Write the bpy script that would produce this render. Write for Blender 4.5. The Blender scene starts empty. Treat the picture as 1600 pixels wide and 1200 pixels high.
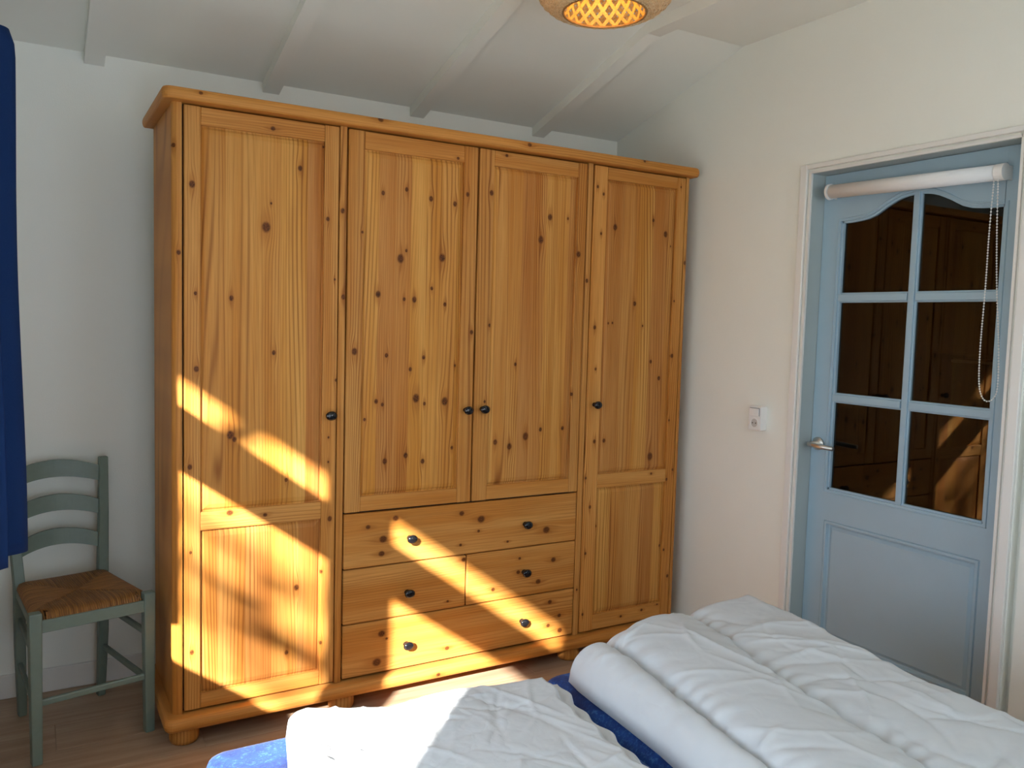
import bpy, bmesh, math, random
from mathutils import Vector, Matrix

random.seed(7)
scene = bpy.context.scene
COL = scene.collection

# ------------------------------------------------------------------ camera
CAM_R = ((0.86374, 0.50377, 0.01284), (-0.50315, 0.86071, 0.0775), (0.02799, -0.0734, 0.99691))
CAM_C = (-0.4259, -2.8154, 1.4232)
FOCAL = 1292.35
cam_data = bpy.data.cameras.new('camera')
cam_data.sensor_fit = 'HORIZONTAL'
cam_data.sensor_width = 36.0
cam_data.lens = FOCAL / 1600 * 36.0
cam_data.clip_start = 0.02
cam = bpy.data.objects.new('camera', cam_data)
COL.objects.link(cam)
m = Matrix.Identity(4)
for i in range(3):
    m[i][0] = CAM_R[i][0]
    m[i][1] = CAM_R[i][2]
    m[i][2] = -CAM_R[i][1]
    m[i][3] = CAM_C[i]
cam.matrix_world = m
scene.camera = cam

# ------------------------------------------------------------------ light
SUN_D = Vector((0.68, 0.73, -0.49)).normalized()
SUN_STRENGTH = 22.0
SKY_STRENGTH = 4.2
EXPOSURE = 0.4

world = bpy.data.worlds.new('sky')
scene.world = world
world.use_nodes = True
wn = world.node_tree
bg = wn.nodes['Background']
bg.inputs['Color'].default_value = (0.76, 0.87, 1.0, 1)
bg.inputs['Strength'].default_value = SKY_STRENGTH

sun_data = bpy.data.lights.new('sun', 'SUN')
sun_data.energy = SUN_STRENGTH
sun_data.color = (1.0, 0.95, 0.87)
sun_data.angle = math.radians(1.0)
sun = bpy.data.objects.new('sun', sun_data)
sun.rotation_euler = SUN_D.to_track_quat('-Z', 'Y').to_euler()
sun.location = (-4, -5, 5)
COL.objects.link(sun)


def portal(name, loc, direction, sx, sy):
    d = bpy.data.lights.new(name, 'AREA')
    d.shape = 'RECTANGLE'
    d.size = sx
    d.size_y = sy
    d.cycles.is_portal = True
    o = bpy.data.objects.new(name, d)
    o.location = loc
    o.rotation_euler = Vector(direction).to_track_quat('-Z', 'Y').to_euler()
    COL.objects.link(o)


scene.view_settings.view_transform = 'Standard'
scene.view_settings.look = 'None'
scene.view_settings.gamma = 1.0
scene.view_settings.exposure = EXPOSURE
scene.view_settings.use_curve_mapping = False
scene.cycles.use_denoising = True
scene.cycles.max_bounces = 8
scene.cycles.diffuse_bounces = 5
scene.cycles.glossy_bounces = 4
scene.cycles.transparent_max_bounces = 8
scene.cycles.sample_clamp_indirect = 6.0
scene.cycles.caustics_reflective = False
scene.cycles.caustics_refractive = False

# room numbers
XL, XR, YB, YN = -0.60, 2.181, 0.643, -3.45
ZFLAT, ZEAVE, YKINK = 2.607, 2.362, -0.205


# ------------------------------------------------------------------ node helpers
class NT:
    def __init__(self, tree):
        self.t = tree
        self.n = tree.nodes
        self.l = tree.links

    def new(self, typ, **kw):
        nd = self.n.new(typ)
        for k, v in kw.items():
            setattr(nd, k, v)
        return nd

    def put(self, sock, v):
        if isinstance(v, bpy.types.NodeSocket):
            self.l.new(v, sock)
        elif v is not None:
            sock.default_value = v

    def math(self, op, a, b=None, c=None, clamp=False):
        nd = self.new('ShaderNodeMath', operation=op, use_clamp=clamp)
        self.put(nd.inputs[0], a)
        if b is not None:
            self.put(nd.inputs[1], b)
        if c is not None:
            self.put(nd.inputs[2], c)
        return nd.outputs[0]

    def vmath(self, op, a, b=None, c=None):
        nd = self.new('ShaderNodeVectorMath', operation=op)
        self.put(nd.inputs[0], a)
        if b is not None:
            self.put(nd.inputs[1], b)
        if c is not None:
            self.put(nd.inputs[2], c)
        return nd.outputs['Value'] if op in ('LENGTH', 'DOT_PRODUCT') else nd.outputs[0]

    def noise(self, vec, scale, detail=2, rough=.5, dist=0.0):
        nd = self.new('ShaderNodeTexNoise')
        self.put(nd.inputs['Vector'], vec)
        nd.inputs['Scale'].default_value = scale
        nd.inputs['Detail'].default_value = detail
        nd.inputs['Roughness'].default_value = rough
        nd.inputs['Distortion'].default_value = dist
        return nd.outputs[0]

    def smooth(self, v, a, b, to0=0., to1=1.):
        nd = self.new('ShaderNodeMapRange', interpolation_type='SMOOTHSTEP')
        self.put(nd.inputs[0], v)
        for i, x in enumerate((a, b, to0, to1)):
            nd.inputs[i + 1].default_value = x
        return nd.outputs[0]

    def mix(self, f, a, b, typ='MIX'):
        nd = self.new('ShaderNodeMix', data_type='RGBA', blend_type=typ)
        self.put(nd.inputs[0], f)
        self.put(nd.inputs[6], a)
        self.put(nd.inputs[7], b)
        return nd.outputs[2]

    def comb(self, x, y, z):
        nd = self.new('ShaderNodeCombineXYZ')
        for i, v in enumerate((x, y, z)):
            self.put(nd.inputs[i], v)
        return nd.outputs[0]

    def sep(self, v):
        nd = self.new('ShaderNodeSeparateXYZ')
        self.put(nd.inputs[0], v)
        return nd.outputs


def new_mat(name):
    mt = bpy.data.materials.new(name)
    mt.use_nodes = True
    nt = NT(mt.node_tree)
    p = mt.node_tree.nodes['Principled BSDF']
    return mt, nt, p


def objco(nt):
    return nt.new('ShaderNodeTexCoord').outputs['Object']


def c4(r, g, b):
    return (r, g, b, 1)


def srgb(r, g, b):
    f = lambda c: ((c / 255 + .055) / 1.055) ** 2.4 if c > 10 else c / 255 / 12.92
    return (f(r), f(g), f(b), 1)


def bump(nt, p, height, strength=.2, dist=.002):
    b = nt.new('ShaderNodeBump')
    b.inputs['Strength'].default_value = strength
    b.inputs['Distance'].default_value = dist
    nt.put(b.inputs['Height'], height)
    nt.put(p.inputs['Normal'], b.outputs[0])


# ------------------------------------------------------------------ pine
PINE_LIGHT = c4(0.62, 0.30, 0.080)
PINE_MID = c4(0.52, 0.205, 0.037)
PINE_DARK = c4(0.21, 0.060, 0.009)
KNOT_DARK = c4(0.035, 0.010, 0.004)
KNOT_RING = c4(0.15, 0.042, 0.009)


def pine(name, seed, horizontal=False, knots=(), board=0.0, tone=0.0, rings=1.0, along=None):
    """Lacquered pine; grain runs along Z (or X when horizontal, or Y when along='y').
    knots = (x, z, size) in the wardrobe's own coordinates."""
    mt, nt, p = new_mat(name)
    co = objco(nt)
    x, y, z = nt.sep(co)
    if along == 'y':
        u0, w0, q = nt.math('ADD', x, z), y, z
    elif horizontal:
        u0, w0, q = z, x, y
    else:
        u0, w0, q = x, z, y
    # knots: push the grain aside and mask a dark disc
    warp = None
    mask = None
    ring = None
    for (kx, kz, ks) in knots:
        r = 0.0088 * ks
        rx, rz = (r * 1.15, r) if horizontal else (r * .92, r * 1.18)
        rnd = random.Random(int(kx * 1000) * 7 + int(kz * 1000))
        d = nt.vmath('MULTIPLY_ADD', co, (1 / rx, 0, 1 / rz), (-kx / rx, 0, -kz / rz))
        ln = nt.vmath('LENGTH', d)
        m1 = nt.smooth(ln, 1.12 + .1 * rnd.random(), .55)
        mask = m1 if mask is None else nt.math('MAXIMUM', mask, m1)
        dr = nt.vmath('MULTIPLY', d, (.42, 0, 1.0) if horizontal else (1.0, 0, .42))
        l2 = nt.vmath('DOT_PRODUCT', dr, dr)
        e = nt.math('POWER', 2.718, nt.math('MULTIPLY', l2, -.42))
        comp = nt.vmath('DOT_PRODUCT', d, (0, 0, rz) if horizontal else (rx, 0, 0))
        wv = nt.math('MULTIPLY', e, nt.math('MULTIPLY_ADD', comp, -.75, r * .5 * (1 if rnd.random() < .5 else -1)))
        warp = wv if warp is None else nt.math('ADD', warp, wv)
        ring = e if ring is None else nt.math('MAXIMUM', ring, e)
    u = nt.math('ADD', u0, warp) if warp is not None else u0
    if board:
        idx = nt.math('FLOOR', nt.math('MULTIPLY_ADD', u0, 1 / board, seed * .37 + .2))
        wnz = nt.new('ShaderNodeTexWhiteNoise', noise_dimensions='1D')
        nt.put(wnz.inputs['W'], nt.math('ADD', idx, seed * 3.1))
        brnd = wnz.outputs['Value']
        off = nt.math('MULTIPLY', brnd, 37.0)
    else:
        brnd = None
        off = 0.0
    us = nt.math('ADD', u, nt.math('ADD', off, seed * 1.73)) if board else nt.math('ADD', u, seed * 1.73)
    # growth rings: contour lines of a long stretched noise
    nv = nt.comb(nt.math('MULTIPLY', us, 7.0), nt.math('MULTIPLY', w0, .36), nt.math('MULTIPLY', q, 2.0))
    big = nt.noise(nv, 1.0, 1.2, .4)
    ph = nt.math('MULTIPLY_ADD', us, 520.0 * rings, nt.math('MULTIPLY', big, 80.0 * rings))
    s = nt.math('MULTIPLY_ADD', nt.math('SINE', ph), .5, .5)
    s = nt.math('POWER', s, 3.4)
    patch = nt.noise(nt.comb(nt.math('MULTIPLY', us, 11.0), nt.math('MULTIPLY', w0, .8), seed * 1.0), 1.0, 2)
    amt = nt.smooth(patch, .40, .70, .05, .45) if horizontal else nt.smooth(patch, .36, .68, .12, .8)
    late = nt.math('MULTIPLY', s, amt)
    if ring is not None:
        late = nt.math('ADD', late, nt.math('MULTIPLY', nt.math('MULTIPLY', ring, s), .35), clamp=True)
    fine = nt.noise(nt.comb(nt.math('MULTIPLY', us, 420.0), nt.math('MULTIPLY', w0, 5.0), 0.0), 1.0, 2)
    broad = nt.noise(nt.comb(nt.math('MULTIPLY', us, 16.0), nt.math('MULTIPLY', w0, .7), 2.0), 1.0, 2)
    base = nt.mix(nt.smooth(broad, .3, .7), PINE_LIGHT, PINE_MID)
    colr = nt.mix(late, base, PINE_DARK)
    colr = nt.mix(nt.smooth(fine, .35, .75, 0., .34), colr, PINE_DARK)
    val = 1.0 + tone
    hsv = nt.new('ShaderNodeHueSaturation')
    nt.put(hsv.inputs['Color'], colr)
    if brnd is not None:
        nt.put(hsv.inputs['Value'], nt.math('MULTIPLY_ADD', brnd, .26, val - .13))
        nt.put(hsv.inputs['Hue'], nt.math('MULTIPLY_ADD', brnd, .012, .494))
    else:
        hsv.inputs['Value'].default_value = val
    colr = hsv.outputs[0]
    if mask is not None:
        halo = nt.smooth(ring, .25, .95, 0, .55)
        colr = nt.mix(halo, colr, c4(0.36, 0.125, 0.02))
        inner = nt.noise(co, 260.0, 2)
        kc = nt.mix(nt.smooth(inner, .35, .65), KNOT_DARK, KNOT_RING)
        colr = nt.mix(nt.math('MULTIPLY', mask, .92), colr, kc)
    nt.put(p.inputs['Base Color'], colr)
    p.inputs['Roughness'].default_value = .5
    p.inputs['Specular IOR Level'].default_value = .18
    bump(nt, p, nt.math('ADD', nt.math('MULTIPLY', late, -1.0), nt.math('MULTIPLY', fine, -.4)), .12, .0008)
    return mt


def plain(name, col, rough=.5, metal=0.0, noise_amt=.04, noise_scale=30., bump_s=.0, bump_scale=200., spec=.5):
    mt, nt, p = new_mat(name)
    co = objco(nt)
    nz = nt.noise(co, noise_scale, 3)
    a = tuple(c * (1 - noise_amt) for c in col[:3]) + (1,)
    b = tuple(min(1, c * (1 + noise_amt)) for c in col[:3]) + (1,)
    nt.put(p.inputs['Base Color'], nt.mix(nz, a, b))
    p.inputs['Roughness'].default_value = rough
    p.inputs['Metallic'].default_value = metal
    p.inputs['Specular IOR Level'].default_value = spec
    if bump_s:
        bump(nt, p, nt.noise(co, bump_scale, 3), bump_s, .002)
    return mt


M_WALL = plain('white_wall_paper', c4(.865, .875, .815), .85, 0, .015, 6, .25, 260, .2)
M_CEIL = plain('ceiling_paint', c4(.865, .875, .815), .8, 0, .015, 8, .05, 120, .2)
M_TRIM = plain('white_gloss_paint', c4(.80, .79, .76), .4, 0, .02, 10)
M_BLUE = plain('light_blue_paint', srgb(160, 186, 202), .42, 0, .03, 14, .04, 60)
M_WHITE = plain('white_plastic', c4(.82, .815, .80), .4, 0, .01, 20)
M_GAPGREY = plain('gap_shade_grey', c4(.30, .30, .30), .4, 0, .02, 20)  # stands in for the shade in the gap round the rocker
M_BLACK = plain('black_lacquer', c4(.008, .008, .010), .12, 0, .1, 40)
M_DARK = plain('shade_dark', c4(.03, .02, .012), .8)  # near-black stands in for shade in the carcass and socket holes
M_STEEL = plain('brushed_steel', c4(.62, .60, .57), .3, 1.0, .05, 200)
M_CHAIR = plain('sage_green_paint', srgb(112, 128, 118), .45, 0, .10, 45, .06, 150)
M_HALL = plain('hall_unlit', c4(.05, .042, .03), .8)  # near-black walls and floor put the unlit hall's darkness into the colour
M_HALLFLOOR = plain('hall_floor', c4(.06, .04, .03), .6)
M_OUT = plain('bounce_paving', c4(.46, .43, .37), .95, 0, .4, 3)  # unseen ground kept pale to bounce sunlight into the room
M_BARK = plain('bark', c4(.09, .065, .045), .9, 0, .3, 20)


def laminate():
    mt, nt, p = new_mat('oak_laminate')
    oi = nt.new('ShaderNodeObjectInfo').outputs['Random']
    geo = nt.new('ShaderNodeNewGeometry').outputs['Position']
    x, y, z = nt.sep(geo)
    v = nt.comb(nt.math('ADD', nt.math('MULTIPLY', x, 1.6), nt.math('MULTIPLY', oi, 40.)), nt.math('MULTIPLY', y, 26.), 0.)
    n1 = nt.noise(v, 1.0, 3)
    v2 = nt.comb(nt.math('MULTIPLY', x, 8.), nt.math('MULTIPLY', y, 300.), oi)
    n2 = nt.noise(v2, 1.0, 2)
    a = nt.mix(nt.smooth(n1, .3, .7), c4(.52, .37, .255), c4(.40, .265, .17))
    a = nt.mix(nt.smooth(n2, .4, .8, 0, .3), a, c4(.24, .13, .07))
    h = nt.new('ShaderNodeHueSaturation')
    nt.put(h.inputs['Color'], a)
    nt.put(h.inputs['Value'], nt.math('MULTIPLY_ADD', oi, .12, .92))
    nt.put(p.inputs['Base Color'], h.outputs[0])
    p.inputs['Roughness'].default_value = .42
    return mt


def rush():
    mt, nt, p = new_mat('woven_rush')
    co = objco(nt)
    x, y, z = nt.sep(co)
    # four triangular fields: strands run towards the seat's middle seam
    ax = nt.math('ABSOLUTE', nt.math('DIVIDE', x, .20))
    ay = nt.math('ABSOLUTE', nt.math('DIVIDE', y, .19))
    side = nt.math('GREATER_THAN', ax, ay)
    f = nt.new('ShaderNodeMix', data_type='FLOAT')
    nt.put(f.inputs[0], side)
    nt.put(f.inputs[2], x)
    nt.put(f.inputs[3], y)
    strand = f.outputs[0]
    wob = nt.noise(co, 14., 2)
    ph = nt.math('MULTIPLY_ADD', strand, 900., nt.math('MULTIPLY', wob, 14.))
    s = nt.math('MULTIPLY_ADD', nt.math('SINE', ph), .5, .5)
    f2 = nt.noise(nt.comb(nt.math('MULTIPLY', strand, 110.), side, nt.math('MULTIPLY', wob, 2.)), 1.0, 2)
    a = nt.mix(nt.smooth(f2, .3, .72), c4(.24, .088, .016), c4(.54, .24, .055))
    a = nt.mix(side, nt.mix(.35, a, c4(.13, .05, .012)), a)
    a = nt.mix(nt.smooth(s, .0, .35, .55, 0.), a, c4(.10, .04, .01))
    nt.put(p.inputs['Base Color'], a)
    p.inputs['Roughness'].default_value = .5
    bump(nt, p, s, .7, .003)
    return mt


def duvet_mat(name, sc):
    mt, nt, p = new_mat(name)
    co = objco(nt)
    n1 = nt.noise(co, 6.0 * sc, 2, .45, .5)
    rid = nt.math('ABSOLUTE', nt.math('SUBTRACT', nt.math('MULTIPLY', n1, 2.0), 1.0))
    n2 = nt.noise(co, 17.0 * sc, 2, .4, .7)
    rid2 = nt.math('ABSOLUTE', nt.math('SUBTRACT', nt.math('MULTIPLY', n2, 2.0), 1.0))
    wv = nt.noise(co, 900., 1)
    h = nt.math('ADD', nt.math('MULTIPLY', rid, .7), nt.math('MULTIPLY', rid2, .16))
    h = nt.math('ADD', h, nt.math('MULTIPLY', wv, .012))
    nt.put(p.inputs['Base Color'], nt.mix(n2, c4(.55, .58, .615), c4(.61, .64, .67)))
    p.inputs['Roughness'].default_value = .8
    p.inputs['Specular IOR Level'].default_value = .2
    p.inputs['Sheen Weight'].default_value = .15
    bump(nt, p, h, .30, .016)
    return mt


def velour():
    mt, nt, p = new_mat('blue_velour')
    co = objco(nt)
    n1 = nt.noise(co, 9., 5, .65, .6)
    n2 = nt.noise(co, 120., 3, .7)
    a = nt.mix(nt.smooth(n1, .35, .65), c4(.004, .024, .15), c4(.010, .075, .34))
    a = nt.mix(nt.math('MULTIPLY', nt.smooth(n2, .5, .66), nt.smooth(n1, .4, .6)), a, c4(.05, .17, .46))
    nt.put(p.inputs['Base Color'], a)
    p.inputs['Roughness'].default_value = .9
    p.inputs['Sheen Weight'].default_value = .06
    bump(nt, p, n2, .4, .004)
    return mt


def curtain_mat():
    mt, nt, p = new_mat('blue_curtain_cloth')
    co = objco(nt)
    x, y, z = nt.sep(co)
    wv = nt.noise(nt.comb(nt.math('MULTIPLY', x, 300.), nt.math('MULTIPLY', y, 300.), nt.math('MULTIPLY', z, 800.)), 1., 2)
    a = nt.mix(wv, c4(.010, .032, .125), c4(.018, .056, .19))
    nt.put(p.inputs['Base Color'], a)
    p.inputs['Roughness'].default_value = .85
    p.inputs['Specular IOR Level'].default_value = .15
    tr = nt.new('ShaderNodeBsdfTranslucent')
    tr.inputs['Color'].default_value = c4(.012, .06, .22)
    mx = nt.new('ShaderNodeMixShader')
    mx.inputs[0].default_value = .3
    out = mt.node_tree.nodes['Material Output']
    nt.l.new(p.outputs[0], mx.inputs[1])
    nt.l.new(tr.outputs[0], mx.inputs[2])
    nt.l.new(mx.outputs[0], out.inputs['Surface'])
    return mt


def pane_mat(name, ior, tint=(1, 1, 1, 1)):
    """Thin pane: Fresnel mirror over transmission, darkened by tint."""
    mt = bpy.data.materials.new(name)
    mt.use_nodes = True
    nt = NT(mt.node_tree)
    nt.n.remove(nt.n['Principled BSDF'])
    geo = nt.new('ShaderNodeNewGeometry')
    cs = nt.math('ABSOLUTE', nt.vmath('DOT_PRODUCT', geo.outputs['Incoming'], geo.outputs['Normal']))
    f0 = ((ior - 1) / (ior + 1)) ** 2
    fr = nt.math('MULTIPLY_ADD', nt.math('POWER', nt.math('SUBTRACT', 1.0, cs, clamp=True), 5.0), 1 - f0, f0)
    gl = nt.new('ShaderNodeBsdfGlossy')
    gl.inputs['Roughness'].default_value = .0
    tp = nt.new('ShaderNodeBsdfTransparent')
    tp.inputs['Color'].default_value = tint
    mx = nt.new('ShaderNodeMixShader')
    nt.l.new(fr, mx.inputs[0])
    nt.l.new(tp.outputs[0], mx.inputs[1])
    nt.l.new(gl.outputs[0], mx.inputs[2])
    nt.l.new(mx.outputs[0], nt.n['Material Output'].inputs['Surface'])
    return mt


def bamboo(name, a, b, transl=.25):
    mt, nt, p = new_mat(name)
    co = objco(nt)
    n = nt.noise(co, 60., 3)
    n2 = nt.noise(co, 400., 2)
    cc = nt.mix(nt.smooth(n, .3, .7), a, b)
    cc = nt.mix(nt.smooth(n2, .5, .72, 0, .75), cc, c4(.22, .11, .035))
    nt.put(p.inputs['Base Color'], cc)
    p.inputs['Roughness'].default_value = .5
    tr = nt.new('ShaderNodeBsdfTranslucent')
    nt.put(tr.inputs['Color'], cc)
    mx = nt.new('ShaderNodeMixShader')
    mx.inputs[0].default_value = transl
    out = mt.node_tree.nodes['Material Output']
    nt.l.new(p.outputs[0], mx.inputs[1])
    nt.l.new(tr.outputs[0], mx.inputs[2])
    nt.l.new(mx.outputs[0], out.inputs['Surface'])
    return mt


M_LAM = laminate()
M_RUSH = rush()
M_DUV1 = duvet_mat('white_cotton_thin', 1.5)
M_DUV2 = duvet_mat('white_cotton_thick', 1.0)
M_VELOUR = velour()
M_CURT = curtain_mat()
M_PANE = pane_mat('door_glass', 1.6, (.42, .40, .36, 1))  # tint darkens the view through, adding to the hall's painted darkness
M_WINPANE = pane_mat('window_glass', 1.35)
M_BAMBOO = bamboo('bamboo_outer', c4(.86, .72, .48), c4(.74, .56, .31))
M_BAMBOO_IN = bamboo('bamboo_inner', c4(.80, .50, .14), c4(.70, .40, .10))


# ------------------------------------------------------------------ mesh helpers
def obj(name, bm, mats, parent=None, smooth=False):
    me = bpy.data.meshes.new(name)
    bmesh.ops.recalc_face_normals(bm, faces=bm.faces)
    if smooth:
        for f in bm.faces:
            f.smooth = True
    bm.to_mesh(me)
    bm.free()
    for mt in (mats if isinstance(mats, (list, tuple)) else [mats]):
        me.materials.append(mt)
    o = bpy.data.objects.new(name, me)
    COL.objects.link(o)
    if parent is not None:
        o.parent = parent
    return o


def tag(o, label=None, cat=None, group=None, kind=None):
    if label:
        o['label'] = label
    if cat:
        o['category'] = cat
    if group:
        o['group'] = group
    if kind:
        o['kind'] = kind
    return o


def empty(name, loc=(0, 0, 0), rz=0.0):
    o = bpy.data.objects.new(name, None)
    o.empty_display_size = .1
    o.location = loc
    o.rotation_euler = (0, 0, rz)
    COL.objects.link(o)
    return o


def box(bm, x0, x1, y0, y1, z0, z1, bev=0.0, seg=2, mi=0):
    vs = [bm.verts.new((x, y, z)) for x in (x0, x1) for y in (y0, y1) for z in (z0, z1)]
    q = [(0, 1, 3, 2), (4, 6, 7, 5), (0, 4, 5, 1), (2, 3, 7, 6), (0, 2, 6, 4), (1, 5, 7, 3)]
    fs = [bm.faces.new([vs[i] for i in f]) for f in q]
    for f in fs:
        f.material_index = mi
    if bev:
        es = list({e for f in fs for e in f.edges})
        r = bmesh.ops.bevel(bm, geom=es, offset=bev, segments=seg, affect='EDGES', profile=.5, clamp_overlap=True)
        for f in r['faces']:
            f.material_index = mi
    return bm


def B(*a, **k):
    return box(bmesh.new(), *a, **k)


def prism(bm, pts, axis, a, b, mi=0):
    """extrude a closed 2D outline along an axis (0,1,2) from a to b"""
    def mk(p, t):
        c = list(p)
        c.insert(axis, t)
        return bm.verts.new(c)
    v0 = [mk(p, a) for p in pts]
    v1 = [mk(p, b) for p in pts]
    n = len(pts)
    fs = [bm.faces.new(v0), bm.faces.new(v1[::-1])]
    for i in range(n):
        j = (i + 1) % n
        fs.append(bm.faces.new((v0[i], v0[j], v1[j], v1[i])))
    for f in fs:
        f.material_index = mi
    return fs


def lathe(bm, prof, c, axis='z', n=24, mi=0, sx=1.0, sz=1.0):
    """prof: (radius, height) pairs; axis z or -y"""
    rings = []
    for (r, h) in prof:
        rg = []
        for k in range(n):
            a = 2 * math.pi * k / n
            if axis == 'z':
                p = (c[0] + r * math.cos(a), c[1] + r * math.sin(a), c[2] + h)
            elif axis == 'y':
                p = (c[0] + sx * r * math.cos(a), c[1] - h, c[2] + sz * r * math.sin(a))
            else:
                p = (c[0] - h, c[1] + r * math.cos(a), c[2] + r * math.sin(a))
            rg.append(bm.verts.new(p))
        rings.append(rg)
    for r0, r1 in zip(rings, rings[1:]):
        for k in range(n):
            f = bm.faces.new((r0[k], r0[(k + 1) % n], r1[(k + 1) % n], r1[k]))
            f.material_index = mi
    for rg, (r, h) in ((rings[0], prof[0]), (rings[-1], prof[-1])):
        if r < 1e-6 or min(q[0] for q in prof) < 1e-6 and len(prof) == 2:
            continue
        try:
            bm.faces.new(rg).material_index = mi
        except ValueError:
            pass
    return bm


def tube(bm, pts, rad, n=10, flat=1.0, closed=False):
    """round tube along points; rad may be a list"""
    pts = [Vector(p) for p in pts]
    m_ = len(pts)
    rads = rad if isinstance(rad, (list, tuple)) else [rad] * m_
    rings = []
    prev = None
    for i, p in enumerate(pts):
        if closed:
            t = (pts[(i + 1) % m_] - pts[i - 1]).normalized()
        else:
            t = (pts[min(i + 1, m_ - 1)] - pts[max(i - 1, 0)]).normalized()
        ref = prev if prev is not None else (Vector((0, 0, 1)) if abs(t.z) < .9 else Vector((1, 0, 0)))
        a = ref - t * ref.dot(t)
        if a.length < 1e-5:
            a = Vector((1, 0, 0)) - t * t.x
        a.normalize()
        prev = a
        b = t.cross(a)
        rings.append([bm.verts.new(p + (a * math.cos(q) + b * math.sin(q) * flat) * rads[i])
                      for q in (2 * math.pi * k / n for k in range(n))])
    pairs = list(zip(rings, rings[1:]))
    if closed:
        pairs.append((rings[-1], rings[0]))
    for r0, r1 in pairs:
        for k in range(n):
            bm.faces.new((r0[k], r0[(k + 1) % n], r1[(k + 1) % n], r1[k]))
    if not closed:
        bm.faces.new(rings[0])
        bm.faces.new(rings[-1])
    return bm


def bar4(bm, p0, p1, w0, d0, w1, d1, ux, uy, bev=.003):
    """square-section bar from p0 to p1; ux, uy are section axes"""
    p0, p1, ux, uy = Vector(p0), Vector(p1), Vector(ux), Vector(uy)
    vs = []
    for p, w, d in ((p0, w0, d0), (p1, w1, d1)):
        for sx, sy in ((-1, -1), (1, -1), (1, 1), (-1, 1)):
            vs.append(bm.verts.new(p + ux * (sx * w / 2) + uy * (sy * d / 2)))
    fs = [bm.faces.new([vs[i] for i in f]) for f in
          ((0, 1, 2, 3), (4, 5, 6, 7), (0, 1, 5, 4), (1, 2, 6, 5), (2, 3, 7, 6), (3, 0, 4, 7))]
    if bev:
        es = list({e for f in fs for e in f.edges})
        bmesh.ops.bevel(bm, geom=es, offset=bev, segments=2, affect='EDGES', profile=.5)
    return bm


def interp(tbl, v):
    if v <= tbl[0][0]:
        return tbl[0][1]
    for (a, fa), (b, fb) in zip(tbl, tbl[1:]):
        if v <= b:
            t = (v - a) / (b - a)
            return fa + (fb - fa) * t
    return tbl[-1][1]


# ================================================================== ROOM SHELL
# floor: laminate planks over a slab
fl = tag(obj('floor', B(XL - .1, XR + .1, YN - .1, YB + .1, -.06, -.009), M_LAM), kind='structure',
         label='brown oak laminate floor')
PW, PL = .19, 1.28
row = 0
y = YB + .002 - 0.0
ys = []
y0 = -.045 + PW * 4
while y0 > YN:
    ys.append((max(y0 - PW, YN), min(y0, YB)))
    y0 -= PW
for row, (ya, yb_) in enumerate(ys):
    if yb_ - ya < .01:
        continue
    xs = 1.334 + ((row * .43) % PL) - 3 * PL
    while xs < XR:
        a, b = max(xs, XL), min(xs + PL, XR)
        if b - a > .02:
            g = .0004
            obj('plank', B(a + g, b - g, ya + g, yb_ - g, -.009, 0, .0006, 1), M_LAM, fl)
        xs += PL

# back wall, ceiling, near wall
obj('wall_back', B(XL - .1, XR + .15, YB, YB + .1, -.06, ZEAVE + .1), M_WALL)
bpy.data.objects['wall_back']['kind'] = 'structure'
bm = bmesh.new()
prism(bm, [(YB + .1, ZEAVE - .031), (YKINK, ZFLAT), (YN - .1, ZFLAT), (YN - .1, ZFLAT + .08), (YKINK - .02, ZFLAT + .08),
           (YB + .1, ZEAVE + .05)], 0, XL - .1, XR + .15)
ceil = tag(obj('ceiling', bm, M_CEIL), kind='structure', label='white ceiling sloping down to the back wall')
for bx in (-.207, .431, 1.071, 1.703):
    bm = bmesh.new()
    dp = .044
    hw = .033
    prism(bm, [(YB - .001, ZEAVE + .001), (YKINK, ZFLAT + .001), (YN, ZFLAT + .001), (YN, ZFLAT - dp), (YKINK + .005, ZFLAT - dp),
               (YB - .001, ZEAVE - dp + .002)], 0, bx - hw, bx + hw)
    obj('beam', bm, M_CEIL, ceil)

bm = bmesh.new()   # near wall behind the camera with openings added for fill light
DXA, DXE, DZT = -.52, .42, 2.10        # unseen glazed door, added to let daylight in
WX0, WX1, WZ0, WZ1 = 1.0, 1.95, 1.0, 2.20  # unseen window, added for fill light
box(bm, XL - .1, DXA, YN - .12, YN, -.06, ZFLAT + .02)
box(bm, DXE, WX0, YN - .12, YN, -.06, ZFLAT + .02)
box(bm, WX1, XR + .15, YN - .12, YN, -.06, ZFLAT + .02)
box(bm, DXA, DXE, YN - .12, YN, DZT, ZFLAT + .02)
box(bm, DXA, DXE, YN - .12, YN, -.06, .02)
box(bm, WX0, WX1, YN - .12, YN, WZ1, ZFLAT + .02)
box(bm, WX0, WX1, YN - .12, YN, -.06, WZ0)
tag(obj('wall_near', bm, M_WALL), kind='structure')


def winpart(name, bm, mat, parent):
    bmesh.ops.translate(bm, verts=bm.verts, vec=-parent.location)
    return obj(name, bm, mat, parent)


def near_opening(name, x0, x1, z0, z1, fr, label):
    w = tag(empty(name, (x0, YN, z0)), kind='structure', label=label)
    b = bmesh.new()
    box(b, x0, x0 + fr, YN - .08, YN - .03, z0, z1)
    box(b, x1 - fr, x1, YN - .08, YN - .03, z0, z1)
    box(b, x0 + fr, x1 - fr, YN - .08, YN - .03, z0, z0 + fr)
    box(b, x0 + fr, x1 - fr, YN - .08, YN - .03, z1 - fr, z1)
    winpart('window_frame', b, M_TRIM, w)
    winpart('pane', B(x0 + fr, x1 - fr, YN - .057, YN - .053, z0 + fr, z1 - fr), M_WINPANE, w)
    portal('portal_' + name, ((x0 + x1) / 2, YN - .13, (z0 + z1) / 2), (0, 1, 0), x1 - x0, z1 - z0)


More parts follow.
